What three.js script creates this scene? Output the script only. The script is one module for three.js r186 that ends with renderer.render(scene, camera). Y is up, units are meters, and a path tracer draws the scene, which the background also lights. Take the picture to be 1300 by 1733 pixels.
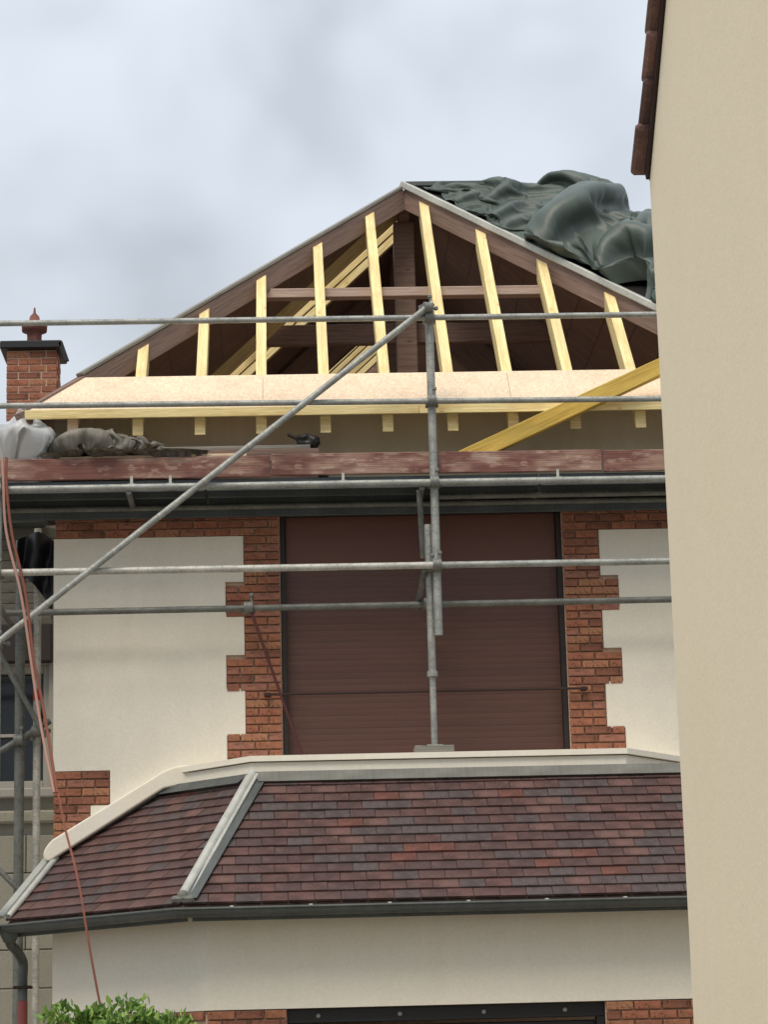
import * as THREE from 'three';
import { mergeGeometries, toCreasedNormals, mergeVertices } from 'three/addons/utils/BufferGeometryUtils.js';

// ---------------------------------------------------------------- camera, sky, sun, exposure
const renderer = new THREE.WebGLRenderer({ antialias: true });
renderer.toneMapping = THREE.LinearToneMapping;
renderer.toneMappingExposure = 1.42;
renderer.shadowMap.enabled = true;
const scene = new THREE.Scene();
const DEG = Math.PI / 180;
const camera = new THREE.PerspectiveCamera(23.31, 1300 / 1733, 0.1, 400);
camera.rotation.order = 'YXZ';
camera.position.set(2.1, 1.6, 21.9);
camera.rotation.set(12.9 * DEG, -2.3 * DEG, -1.5 * DEG);

// seeded noise
function hash3(x, y, z, s = 0) {
  let h = Math.imul(x | 0, 374761393) ^ Math.imul(y | 0, 668265263) ^ Math.imul(z | 0, 2147483647 - 1013) ^ Math.imul((s | 0) + 77, 1274126177);
  h = Math.imul(h ^ (h >>> 13), 1274126177); h ^= h >>> 16; h = Math.imul(h, 2246822519); h ^= h >>> 13;
  return (h >>> 0) / 4294967296;
}
const sm = (t) => t * t * t * (t * (t * 6 - 15) + 10), mix = (a, b, t) => a + (b - a) * t;
function noise3(x, y, z, s = 0) {
  const X = Math.floor(x), Y = Math.floor(y), Z = Math.floor(z), fx = sm(x - X), fy = sm(y - Y), fz = sm(z - Z), c = (i, j, k) => hash3(X + i, Y + j, Z + k, s);
  return mix(mix(mix(c(0, 0, 0), c(1, 0, 0), fx), mix(c(0, 1, 0), c(1, 1, 0), fx), fy), mix(mix(c(0, 0, 1), c(1, 0, 1), fx), mix(c(0, 1, 1), c(1, 1, 1), fx), fy), fz);
}
function fbm(x, y, z, oct, s = 0) { let a = 0.5, v = 0, n = 0; for (let i = 0; i < oct; i++) { v += a * noise3(x, y, z, s + i); n += a; a *= 0.5; x *= 2.03; y *= 2.03; z *= 2.03; } return v / n; }
function tnoise(u, v, px, py, s = 0) {            // tileable: u, v in 0..1, px/py lattice cells
  const x = u * px, y = v * py, X = Math.floor(x), Y = Math.floor(y), fx = sm(x - X), fy = sm(y - Y);
  const c = (i, j) => hash3(((X + i) % px + px) % px, ((Y + j) % py + py) % py, 5, s);
  return mix(mix(c(0, 0), c(1, 0), fx), mix(c(0, 1), c(1, 1), fx), fy);
}
function tfbm(u, v, px, py, oct, s = 0) { let a = 0.5, t = 0, n = 0; for (let i = 0; i < oct; i++) { t += a * tnoise(u, v, px, py, s + i * 7); n += a; a *= 0.55; px *= 2; py *= 2; } return t / n; }
let rs = 12345; const rnd = () => { rs = (rs + 0x6d2b79f5) | 0; let t = Math.imul(rs ^ (rs >>> 15), 1 | rs); t = (t + Math.imul(t ^ (t >>> 7), 61 | t)) ^ t; return ((t ^ (t >>> 14)) >>> 0) / 4294967296; };
const rr = (a, b) => a + (b - a) * rnd();

// overcast sky: one even layer of cloud with soft billows
{
  const W = 1536, H = 768, d = new Float32Array(W * H * 4);
  for (let j = 0; j < H; j++) for (let i = 0; i < W; i++) {
    const th = (j / (H - 1) - 0.5) * Math.PI, ph = (i / W) * 2 * Math.PI;
    const x = Math.cos(th) * Math.cos(ph), y = Math.sin(th), z = Math.cos(th) * Math.sin(ph);
    const q = 1 / (Math.max(y, 0) + 0.28);
    const wx = fbm(x * q * 1.1 + 3, z * q * 1.1 + 9, y, 3, 40) - 0.5, wz = fbm(x * q * 1.1 + 31, z * q * 1.1 + 5, y, 3, 50) - 0.5;
    let c = 0.74 * fbm(x * q * 5.2 + wx * 2.2 + 16.9, z * q * 5.2 + wz * 2.2 + 4.1, y * 0.6, 5, 3) + 0.26 * fbm(x * q * 1.7 + 2.3, z * q * 1.7 + 8.1, y, 2, 23);
    c = Math.min(1, Math.max(0, (c - 0.36) / 0.27)); c = c * c * (3 - 2 * c);
    const k = (j * W + i) * 4, o = (1 + 1.1 * Math.max(0, y)) / 1.3;   // an overcast sky is brighter overhead than at the horizon
    d[k] = mix(0.34, 0.495, c); d[k + 1] = mix(0.375, 0.54, c); d[k + 2] = mix(0.42, 0.595, c); d[k] *= o; d[k + 1] *= o; d[k + 2] *= o; d[k + 3] = 1;
  }
  const t = new THREE.DataTexture(d, W, H, THREE.RGBAFormat, THREE.FloatType);
  t.mapping = THREE.EquirectangularReflectionMapping; t.magFilter = THREE.LinearFilter; t.minFilter = THREE.LinearFilter; t.wrapS = THREE.RepeatWrapping; t.needsUpdate = true;
  scene.background = t; scene.environment = t;
}
const sun = new THREE.DirectionalLight(0xfff1de, 1.5);
sun.position.set(-5, 37, 18); sun.target.position.set(3, 5, 0);
sun.castShadow = true; sun.shadow.radius = 48; sun.shadow.mapSize.set(2048, 2048);
Object.assign(sun.shadow.camera, { left: -16, right: 16, top: 16, bottom: -16, near: 1, far: 80 });
scene.add(sun, sun.target);

// ---------------------------------------------------------------- textures and materials
function tex(size, srgb, fn, mx = 1, my = mx) {
  const d = new Uint8Array(size * size * 4);
  for (let j = 0; j < size; j++) for (let i = 0; i < size; i++) {
    const c = fn(i / size, j / size), k = (j * size + i) * 4;
    if (Array.isArray(c)) { d[k] = c[0]; d[k + 1] = c[1]; d[k + 2] = c[2]; } else d[k] = d[k + 1] = d[k + 2] = Math.max(0, Math.min(255, c * 255));
    d[k + 3] = 255;
  }
  const t = new THREE.DataTexture(d, size, size); t.wrapS = t.wrapT = THREE.RepeatWrapping; t.magFilter = THREE.LinearFilter; t.minFilter = THREE.LinearMipmapLinearFilter; t.generateMipmaps = true;
  if (srgb) t.colorSpace = THREE.SRGBColorSpace; t.repeat.set(1 / mx, 1 / my); t.needsUpdate = true; return t;
}
const clampB = (v) => Math.max(0, Math.min(255, v));
const tone = (c, k) => [clampB(c[0] * k), clampB(c[1] * k), clampB(c[2] * k)];
const blend = (a, b, t) => [mix(a[0], b[0], t), mix(a[1], b[1], t), mix(a[2], b[2], t)];
const off = (t, x, y) => { const c = t.clone(); c.offset.set(x, y); c.needsUpdate = true; return c; };
const std = (o) => new THREE.MeshStandardMaterial({ roughness: 0.85, ...o });

const plasterBump = tex(512, false, (u, v) => 0.35 * tfbm(u, v, 90, 90, 2, 3) + 0.65 * tfbm(u, v, 10, 10, 4, 9), 1.2);
const plasterMap = (c, s, amt) => tex(512, true, (u, v) => {
  const a = tfbm(u, v, 3, 3, 5, s) - 0.5, b = tfbm(u, v, 24, 4, 3, s + 60) - 0.5, g = tnoise(u, v, 200, 200, s + 5) - 0.5;
  return tone(blend(c, [c[0] * 0.93, c[1] * 0.92, c[2] * 0.86], Math.max(0, a * 2) * Math.min(1, amt * 6)), 1 + amt * (a * 0.5 + b * 0.25) + g * 0.03);
}, 2.6);
const M = {};
M.cream = std({ map: plasterMap([232, 226, 210], 11, 0.08), bumpMap: plasterBump, bumpScale: 0.003, roughness: 0.95 });
M.beige = std({ map: plasterMap([238, 224, 195], 23, 0.035), bumpMap: plasterBump, bumpScale: 0.002, roughness: 0.95 });
M.eaveWall = std({ map: plasterMap([206, 193, 168], 31, 0.2), bumpMap: plasterBump, bumpScale: 0.005, roughness: 0.95 });
M.nbrWall = std({ map: plasterMap([150, 147, 138], 37, 0.35), bumpMap: plasterBump, bumpScale: 0.006, roughness: 0.95 });
M.mouldCream = std({ map: plasterMap([238, 232, 217], 41, 0.10), bumpMap: plasterBump, bumpScale: 0.002, roughness: 0.8 });
M.mortar = std({ map: plasterMap([204, 178, 154], 51, 0.3), bumpMap: plasterBump, bumpScale: 0.006, roughness: 0.98 });
M.ground = std({ map: tex(256, true, (u, v) => tone([138, 130, 118], 0.8 + 0.4 * tfbm(u, v, 8, 8, 5, 71)), 3), roughness: 0.95 });

const brickMap = tex(256, true, (u, v) => { const a = tfbm(u, v, 6, 10, 4, 81), g = tnoise(u, v, 90, 90, 82), p = tnoise(u, v, 30, 30, 83); return tone([255, 252, 248], 0.62 + 0.3 * a + 0.16 * g - (p > 0.86 ? 0.18 : 0)); }, 0.6);
const brickBump = tex(256, false, (u, v) => tfbm(u, v, 20, 20, 4, 85), 0.3);
M.bricks = [0xb87a5e, 0xbe8264, 0xa8705a, 0xc48c6c, 0x9c6854, 0xb67e6a, 0xba7a60].map((c, i) => std({ color: c, map: off(brickMap, i * 0.37, i * 0.61), bumpMap: brickBump, bumpScale: 0.004, roughness: 0.93 }));
const tileMap = tex(256, true, (u, v) => { const a = tfbm(u, v, 5, 5, 5, 91), p = tnoise(u, v, 40, 40, 93), l = tfbm(u, v, 14, 14, 3, 97); const k = 0.66 + 0.42 * a + (p > 0.8 ? 0.1 : 0); return l > 0.62 ? blend(tone([255, 250, 250], k), [200, 204, 196], 0.35) : tone([255, 250, 250], k); }, 0.7);
M.tiles = [0x614743, 0x684b46, 0x5b4542, 0x6a4d48, 0x5f4a48, 0x594d4c, 0x654742, 0x6d514b, 0x5d4441, 0x7c4e42, 0x5b514f].map((c, i) => std({ color: c, map: off(tileMap, i * 0.29, i * 0.53), bumpMap: brickBump, bumpScale: 0.004, roughness: 0.72 }));
M.verge = [0x7d625a, 0x6e564f, 0x8a6c62].map((c, i) => std({ color: c, map: off(tileMap, i * 0.2, i * 0.4), bumpMap: brickBump, bumpScale: 0.005, roughness: 0.85 }));

function woodTex(base, dark, s, knots = 5) {
  const K = []; for (let i = 0; i < knots; i++) K.push([hash3(i, 1, 2, s), hash3(i, 5, 3, s), 0.012 + 0.018 * hash3(i, 8, 1, s)]);
  return tex(512, true, (u, v) => {
    let w = 0; for (const [a, b, r] of K) { const dx = Math.min(Math.abs(u - a), 1 - Math.abs(u - a)), dy = Math.min(Math.abs(v - b), 1 - Math.abs(v - b)) * 1.6; w = Math.max(w, Math.exp(-(dx * dx * 2 + dy * dy) / (r * r))); }
    const g = tfbm(u, v + 0.02 * tnoise(u, v, 5, 5, s), 4, 46, 4, s + 1), f = tnoise(u, v, 20, 240, s + 2), l = tfbm(u, v, 2, 5, 3, s + 4);
    return tone(blend(blend(base, dark, Math.max(0, g - 0.42) * 1.5), dark, Math.min(1, w * 1.1)), 0.9 + 0.12 * f + 0.16 * (l - 0.5));
  }, 1.6, 0.8);
}
const woodBump = tex(256, false, (u, v) => tfbm(u, v, 3, 60, 3, 131), 0.9, 0.35);
const wood = (c, d, s, n, rough = 0.75) => { const t = woodTex(c, d, s); return Array.from({ length: n }, (_, i) => std({ map: off(t, i * 0.31, i * 0.43), bumpMap: woodBump, bumpScale: 0.0025, roughness: rough })); };
M.yellow = wood([248, 229, 168], [218, 182, 116], 201, 4);
M.pale = wood([244, 218, 184], [212, 172, 132], 211, 3);
M.brown = wood([146, 122, 109], [108, 86, 77], 221, 4, 0.9);
M.oldPink = wood([196, 172, 158], [158, 132, 120], 231, 2);
M.beamY = wood([222, 188, 92], [176, 138, 52], 241, 1);
M.greyBoard = wood([150, 146, 136], [110, 106, 98], 251, 2);
M.osb = (() => {
  const t = tex(512, true, (u, v) => {
    let best = -1, c = 0;
    for (let k = 0; k < 3; k++) { const n = 26 + k * 9, x = u * n, y = v * n * 0.8, X = Math.floor(x), Y = Math.floor(y); const ang = hash3(X % n, Y % n, k, 5) * 3.14, h = hash3(X % n, Y % n, k, 9) + 0.25 * tnoise((u * Math.cos(ang) + v * Math.sin(ang)) % 1, v, 60, 60, k); if (h > best) { best = h; c = hash3(X % n, Y % n, k, 13); } }
    return tone(blend([247, 224, 194], [232, 200, 164], c * 0.5), 0.92 + 0.12 * tnoise(u, v, 120, 120, 8) + 0.1 * (tfbm(u, v, 4, 4, 3, 6) - 0.5));
  }, 1.1);
  return [0, 1, 2].map((i) => std({ map: off(t, i * 0.37, i * 0.2), roughness: 0.8, bumpMap: brickBump, bumpScale: 0.002 }));
})();
M.toe = [0, 1, 2].map((i) => std({
  map: off(tex(512, true, (u, v) => {
    const a = tfbm(u, v, 7, 9, 5, 261), b = tfbm(u, v, 14, 16, 4, 271), g = tnoise(u, v, 8, 200, 281);
    const base = blend([120, 80, 72], [160, 130, 115], Math.min(1, Math.max(0, (a - 0.40) * 3.2)));
    return tone(blend(base, [196, 178, 160], Math.max(0, Math.min(0.45, (b - 0.62) * 4))), 0.86 + 0.24 * g);
  }, 2.0, 0.9), i * 0.33, i * 0.41), bumpMap: woodBump, bumpScale: 0.003, roughness: 0.85,
}));
const galvMap = tex(256, true, (u, v) => { const a = tfbm(u, v, 6, 6, 4, 301), s = tnoise(u, v, 3, 60, 305), w = tfbm(u, v, 18, 18, 2, 309); const r = tfbm(u, v, 10, 24, 3, 315); return blend(blend(tone([214, 216, 214], 0.74 + 0.32 * a + 0.07 * s), [236, 234, 228], w > 0.66 ? 0.4 : 0), [150, 118, 92], r > 0.74 ? 0.3 : 0); }, 0.5);
const zincMap = tex(256, true, (u, v) => tone([222, 223, 220], 0.82 + 0.22 * tfbm(u, v, 4, 7, 4, 331) + 0.06 * tnoise(u, v, 60, 3, 333)), 0.8);
const galvRough = tex(256, false, (u, v) => 0.42 + 0.4 * tfbm(u, v, 8, 8, 4, 311), 0.5);
M.galv = std({ color: 0xc2c4c0, map: galvMap, roughnessMap: galvRough, roughness: 0.9, metalness: 0.3 });
M.galvDark = std({ color: 0x8f918c, map: galvMap, roughnessMap: galvRough, roughness: 1, metalness: 0.3 });
M.galvWhite = std({ color: 0xe4e2da, map: galvMap, roughnessMap: galvRough, roughness: 0.9, metalness: 0.15 });
M.coupler = std({ color: 0x9a9c98, map: galvMap, roughness: 0.6, metalness: 0.35 });
M.deck = std({ color: 0x6a7276, map: zincMap, roughness: 0.7, metalness: 0.35 });
M.zinc = std({ color: 0xdcdcd6, map: zincMap, roughnessMap: galvRough, roughness: 0.9, metalness: 0.1 });
M.zincDark = std({ color: 0x6f7474, map: zincMap, roughnessMap: galvRough, roughness: 0.9, metalness: 0.4 });
M.lead = std({ color: 0x8d8c86, map: zincMap, roughness: 0.85, metalness: 0.15 });
M.shutter = [0, 1, 2].map((i) => std({ color: [0x624238, 0x634338, 0x614137][i], roughness: 0.5, map: off(tex(128, true, (u, v) => tone([250, 248, 246], 0.93 + 0.07 * tfbm(u, v, 3, 3, 4, 401)), 1.5), i * 0.3, 0) }));
M.shutterTopTone = std({ color: 0x6b4438, roughness: 0.5, map: M.shutter[0].map });  // redder shutter brown, carries the different light at the top as colour
M.rail = std({ color: 0x241a18, roughness: 0.6 });
M.iron = std({ color: 0x3a2a26, roughness: 0.7, metalness: 0.3 });
M.black = std({ color: 0x141416, roughness: 0.5 });
M.doorDark = std({ color: 0x26262a, roughness: 0.45 });
M.rope = [std({ color: 0xc07a66, roughness: 0.9, bumpMap: tex(64, false, (u, v) => 0.5 + 0.5 * Math.sin((u * 4 + v * 8) * 6.2832), 0.05), bumpScale: 0.004 }), std({ color: 0xb08a7c, roughness: 0.9 })];
M.redRod = std({ color: 0x4c211e, roughness: 0.65, metalness: 0.2 });
M.red = std({ color: 0xb8323c, roughness: 0.6 });
M.redPipe = std({ color: 0x8c4a48, roughness: 0.7 });
const clothBump = tex(256, false, (u, v) => 0.5 * tfbm(u, v, 9, 9, 4, 501) + 0.5 * (0.5 + 0.25 * (Math.sin(u * 6.2832 * 60) + Math.sin(v * 6.2832 * 60))), 0.5);
M.tarp = new THREE.MeshPhysicalMaterial({ color: 0x505c56, roughness: 0.42, bumpMap: clothBump, bumpScale: 0.003, sheen: 0.2, sheenRoughness: 0.6, map: tex(256, true, (u, v) => tone([250, 252, 248], 0.8 + 0.3 * tfbm(u, v, 6, 6, 4, 511)), 1.2) });
M.greyCloth = std({ color: 0x98948a, roughness: 0.9, bumpMap: clothBump, bumpScale: 0.004, map: tex(256, true, (u, v) => tone([250, 248, 244], 0.55 + 0.6 * tfbm(u, v, 8, 5, 4, 521)), 0.8) });
M.bag = new THREE.MeshPhysicalMaterial({ color: 0xe4e6e6, roughness: 0.3, transmission: 0.4, thickness: 0, clearcoat: 0.4, clearcoatRoughness: 0.3 });
M.blackSheet = std({ color: 0x15161b, roughness: 0.45 });
M.frame = std({ color: 0x9f9c94, roughness: 0.6 });
M.glass = new THREE.MeshPhysicalMaterial({ color: 0x14181a, roughness: 0.08, metalness: 0 });
M.leaf = [0x6f9440, 0x86a84a, 0x547a34, 0x9ab85a].map((c) => new THREE.MeshPhysicalMaterial({ color: c, roughness: 0.6, transmission: 0.25, thickness: 0, side: THREE.DoubleSide }));
M.addedDarkBoard = std({ map: woodTex([104, 100, 90], [76, 74, 66], 291, 3), roughness: 0.9 });  // dark tone for the boards added to the neighbour's upper wall
M.bark = std({ color: 0x5a4a3a, roughness: 0.95 });
M.clay = std({ color: 0x8a5a4e, roughness: 0.85, map: tileMap });

// ---------------------------------------------------------------- helpers
const V = (x, y, z) => new THREE.Vector3(x, y, z);
function uvBox(g) {                                  // uv in metres from the face a point lies on
  g = g.index ? g.toNonIndexed() : g; const p = g.attributes.position, uv = new Float32Array(p.count * 2), a = V(), b = V(), c = V(), n = V();
  for (let i = 0; i < p.count; i += 3) {
    a.fromBufferAttribute(p, i); b.fromBufferAttribute(p, i + 1); c.fromBufferAttribute(p, i + 2);
    n.copy(b).sub(a).cross(c.clone().sub(a)); const x = Math.abs(n.x), y = Math.abs(n.y), z = Math.abs(n.z);
    [a, b, c].forEach((q, k) => { const w = y >= x && y >= z ? [q.x, q.z] : x >= z ? [q.z, q.y] : [q.x, q.y]; uv[(i + k) * 2] = w[0]; uv[(i + k) * 2 + 1] = w[1]; });
  }
  g.setAttribute('uv', new THREE.BufferAttribute(uv, 2)); return g;
}
function chamfer(w, h, d, c = 0.004) {               // box with cut edges, 44 triangles
  const X = w / 2, Y = h / 2, Z = d / 2, P = [], T = [], id = {};
  for (const sx of [-1, 1]) for (const sy of [-1, 1]) for (const sz of [-1, 1]) for (let k = 0; k < 3; k++) { id[[sx, sy, sz, k]] = P.length; P.push([sx * (X - (k ? c : 0)), sy * (Y - (k === 1 ? 0 : c)), sz * (Z - (k === 2 ? 0 : c))]); }
  const tri = (a, b, e) => { const A = P[a], B = P[b], C = P[e], n = [(B[1] - A[1]) * (C[2] - A[2]) - (B[2] - A[2]) * (C[1] - A[1]), (B[2] - A[2]) * (C[0] - A[0]) - (B[0] - A[0]) * (C[2] - A[2]), (B[0] - A[0]) * (C[1] - A[1]) - (B[1] - A[1]) * (C[0] - A[0])]; const m = n[0] * (A[0] + B[0] + C[0]) + n[1] * (A[1] + B[1] + C[1]) + n[2] * (A[2] + B[2] + C[2]); T.push(...(m > 0 ? [A, B, C] : [A, C, B])); };
  const quad = (a, b, e, f) => { tri(a, b, e); tri(a, e, f); };
  for (const s of [-1, 1]) {
    quad(id[[s, -1, -1, 0]], id[[s, 1, -1, 0]], id[[s, 1, 1, 0]], id[[s, -1, 1, 0]]);
    quad(id[[-1, s, -1, 1]], id[[1, s, -1, 1]], id[[1, s, 1, 1]], id[[-1, s, 1, 1]]);
    quad(id[[-1, -1, s, 2]], id[[1, -1, s, 2]], id[[1, 1, s, 2]], id[[-1, 1, s, 2]]);
    for (const t of [-1, 1]) {
      quad(id[[s, t, -1, 0]], id[[s, t, 1, 0]], id[[s, t, 1, 1]], id[[s, t, -1, 1]]);
      quad(id[[s, -1, t, 0]], id[[s, 1, t, 0]], id[[s, 1, t, 2]], id[[s, -1, t, 2]]);
      quad(id[[-1, s, t, 1]], id[[1, s, t, 1]], id[[1, s, t, 2]], id[[-1, s, t, 2]]);
      for (const r of [-1, 1]) tri(id[[s, t, r, 0]], id[[s, t, r, 1]], id[[s, t, r, 2]]);
    }
  }
  const g = new THREE.BufferGeometry(); g.setAttribute('position', new THREE.Float32BufferAttribute(T.flat(), 3)); g.computeVertexNormals(); return uvBox(g);
}
const box = (x0, x1, y0, y1, z0, z1, c = 0) => { const g = c ? chamfer(x1 - x0, y1 - y0, z1 - z0, c) : uvBox(new THREE.BoxGeometry(x1 - x0, y1 - y0, z1 - z0)); return g.translate((x0 + x1) / 2, (y0 + y1) / 2, (z0 + z1) / 2); };
function orient(g, p, q, up = V(0, 1, 0)) {          // local x runs from p to q
  const x = q.clone().sub(p).normalize(), z = x.clone().cross(up).normalize(), y = z.clone().cross(x);
  return g.applyMatrix4(new THREE.Matrix4().makeBasis(x, y, z).setPosition(p.clone().add(q).multiplyScalar(0.5)));
}
const beam = (p, q, w, h, up, c = 0.004) => orient(chamfer(p.distanceTo(q), h, w, c), p, q, up);
function tube(p, q, r, n = 14) { const L = p.distanceTo(q); const g = new THREE.CylinderGeometry(r, r, L, n, 1); const uv = g.attributes.uv; for (let i = 0; i < uv.count; i++) uv.setXY(i, uv.getX(i) * r * 6.28, uv.getY(i) * L); g.rotateZ(-Math.PI / 2); return orient(g.toNonIndexed(), p, q, Math.abs(q.clone().sub(p).normalize().y) > 0.98 ? V(0, 0, 1) : V(0, 1, 0)); }
function prism(pts, depth) { const s = new THREE.Shape(pts.map(([x, y]) => new THREE.Vector2(x, y))); return uvBox(new THREE.ExtrudeGeometry(s, { depth, bevelEnabled: false })); }
const basis = (g, x, y, z, o) => g.applyMatrix4(new THREE.Matrix4().makeBasis(x, y, z).setPosition(o));
function slab(pts, up) {                             // convex planar polygon in space, thickened along the vector up
  const n = pts.length, A = [], t = pts.map((p) => p.clone().add(up)); const f = (a, b, c) => A.push(a, b, c);
  for (let i = 1; i < n - 1; i++) { f(pts[0], pts[i + 1], pts[i]); f(t[0], t[i], t[i + 1]); }
  for (let i = 0; i < n; i++) { const j = (i + 1) % n; f(pts[i], pts[j], t[j]); f(pts[i], t[j], t[i]); }
  const nn = pts[1].clone().sub(pts[0]).cross(pts[2].clone().sub(pts[0])); const flip = nn.dot(up) < 0;
  const P = []; for (let i = 0; i < A.length; i += 3) { const q = flip ? [A[i], A[i + 2], A[i + 1]] : [A[i], A[i + 1], A[i + 2]]; q.forEach((v) => P.push(v.x, v.y, v.z)); }
  const g = new THREE.BufferGeometry(); g.setAttribute('position', new THREE.Float32BufferAttribute(P, 3)); g.computeVertexNormals(); return uvBox(g);
}
const merge = (l) => mergeGeometries(l.map((g) => { g = g.index ? g.toNonIndexed() : g; for (const k of Object.keys(g.attributes)) if (!['position', 'normal', 'uv'].includes(k)) g.deleteAttribute(k); return g; }));
function clipPoly(poly, edgeA, edgeB) {              // keep what lies left of A -> B
  const out = [], s = (p) => (edgeB[0] - edgeA[0]) * (p[1] - edgeA[1]) - (edgeB[1] - edgeA[1]) * (p[0] - edgeA[0]);
  for (let i = 0; i < poly.length; i++) { const a = poly[i], b = poly[(i + 1) % poly.length], sa = s(a), sb = s(b); if (sa >= 0) out.push(a); if ((sa >= 0) !== (sb >= 0)) { const t = sa / (sa - sb); out.push([mix(a[0], b[0], t), mix(a[1], b[1], t)]); } }
  return out;
}
const taken = {};
const numbered = (n) => { taken[n] = (taken[n] ?? -1) + 1; return taken[n] ? n + '_' + String(taken[n]).padStart(3, '0') : n; };
function thing(name, label, category, group) { const o = new THREE.Group(); o.name = numbered(name); o.userData = { label, category }; if (group) o.userData.group = group; scene.add(o); return o; }
function part(parent, name, g, m, label) { const o = new THREE.Mesh(g, m); o.name = name; if (label) o.userData.label = label; parent.add(o); return o; }
function holder(parent, name) { const o = new THREE.Group(); o.name = name; parent.add(o); return o; }
function single(name, g, m, label, category, group) { const o = new THREE.Mesh(g, m); o.name = numbered(name); o.userData = { label, category }; if (group) o.userData.group = group; scene.add(o); return o; }
const pick = (a) => a[Math.floor(rnd() * a.length)];

// ---------------------------------------------------------------- ground
{
  const g = new THREE.PlaneGeometry(300, 300); g.rotateX(-Math.PI / 2); const uv = g.attributes.uv; for (let i = 0; i < uv.count; i++) uv.setXY(i, uv.getX(i) * 300, uv.getY(i) * 300);
  const o = new THREE.Mesh(g, M.ground); o.name = 'ground'; o.userData.kind = 'structure'; scene.add(o);
}

// ---------------------------------------------------------------- the house
const house = thing('house', 'cream rendered house with brick quoins, brown roller shutter and open hip roof frame', 'house');
const OX0 = 2.03, OX1 = 4.588, OY0 = 4.33, OY1 = 6.62, HW = 6.82, COURSE = 0.0745;
{ // structural wall: bricks and render sit on it
  const s = new THREE.Shape([[0.02, 0], [HW - 0.02, 0], [HW - 0.02, 6.642], [0.02, 6.642]].map(([x, y]) => new THREE.Vector2(x, y)));
  const h = new THREE.Path([[OX0, OY0], [OX0, OY1], [OX1, OY1], [OX1, OY0]].map(([x, y]) => new THREE.Vector2(x, y))); s.holes.push(h);
  const g = uvBox(new THREE.ExtrudeGeometry(s, { depth: 0.26, bevelEnabled: false }).translate(0, 0, -0.29));
  part(house, 'wall_core', g, M.mortar);
  part(house, 'side_wall', box(0, 0.28, 0, 7.32, -9.4, -0.292), M.cream);
  part(house, 'side_wall', box(HW - 0.28, HW, 0, 7.32, -9.4, -0.292), M.cream);
  part(house, 'rear_wall', box(0.282, HW - 0.282, 0, 7.32, -9.4, -9.12), M.cream);
  part(house, 'attic_floor', box(0.3, HW - 0.3, 7.1, 7.3, -9.1, -0.3), M.brown[0]);
  part(house, 'upper_floor', box(0.3, HW - 0.3, 3.9, 4.1, -9.1, -0.3), M.brown[1]);
}
// rendered panels with toothed edges
const BT = 6.42, teeth = [[5.71, 6.0], [5.03, 5.335], [4.3, 4.612]];
const roofLine = (x) => 3.53 + 0.595 * x;
{
  const L = [[0, 4.327], [0.502, 4.327], [0.502, 4.02], [0.33, 4.02], [0.33, 3.72], [1.535, 4.0]];
  const step = (o, inn, out) => { for (const [a, b] of [...teeth].reverse()) { o.push([out, a], [out, b], [inn, b]); } return o; };
  const left = [...L.slice(0, 5), [1.535, 4.0]]; for (const [a, b] of [...teeth].reverse()) left.push([1.535, a], [1.535, b], [1.70, b], [1.70, b === 6.0 ? BT : teeth[teeth.findIndex((t) => t[1] === b) - 1][0]]);
  left.push([0, BT]);
  part(house, 'rendered_panel', prism(left, 0.03).translate(0, 0, -0.0295), M.cream);
  const right = [[HW, 4.0], [HW, BT], [4.925, BT]]; for (const [a, b] of teeth) right.push([4.925, b], [5.085, b], [5.085, a], [4.925, a]);
  right.splice(-1, 1, [5.085, 4.0]); part(house, 'rendered_panel', prism(right, 0.03).translate(0, 0, -0.0295), M.cream);
  part(house, 'eaves_wall', box(0.0, HW, 6.645, 7.665, -0.2, 0.001), M.eaveWall);
}
const brickGeo = {};
function brick(parent, x0, x1, y, zf, turn) {
  const w = x1 - x0 - 0.012, k = w.toFixed(3); brickGeo[k] ??= chamfer(w, 0.062, 0.05, 0.004);
  const o = part(parent, 'brick', brickGeo[k], pick(M.bricks)); o.position.set((x0 + x1) / 2 + rr(-0.0015, 0.0015), y + COURSE / 2, zf - 0.025 + rr(-0.002, 0.002)); if (turn) o.rotation.y = turn; return o;
}
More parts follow.
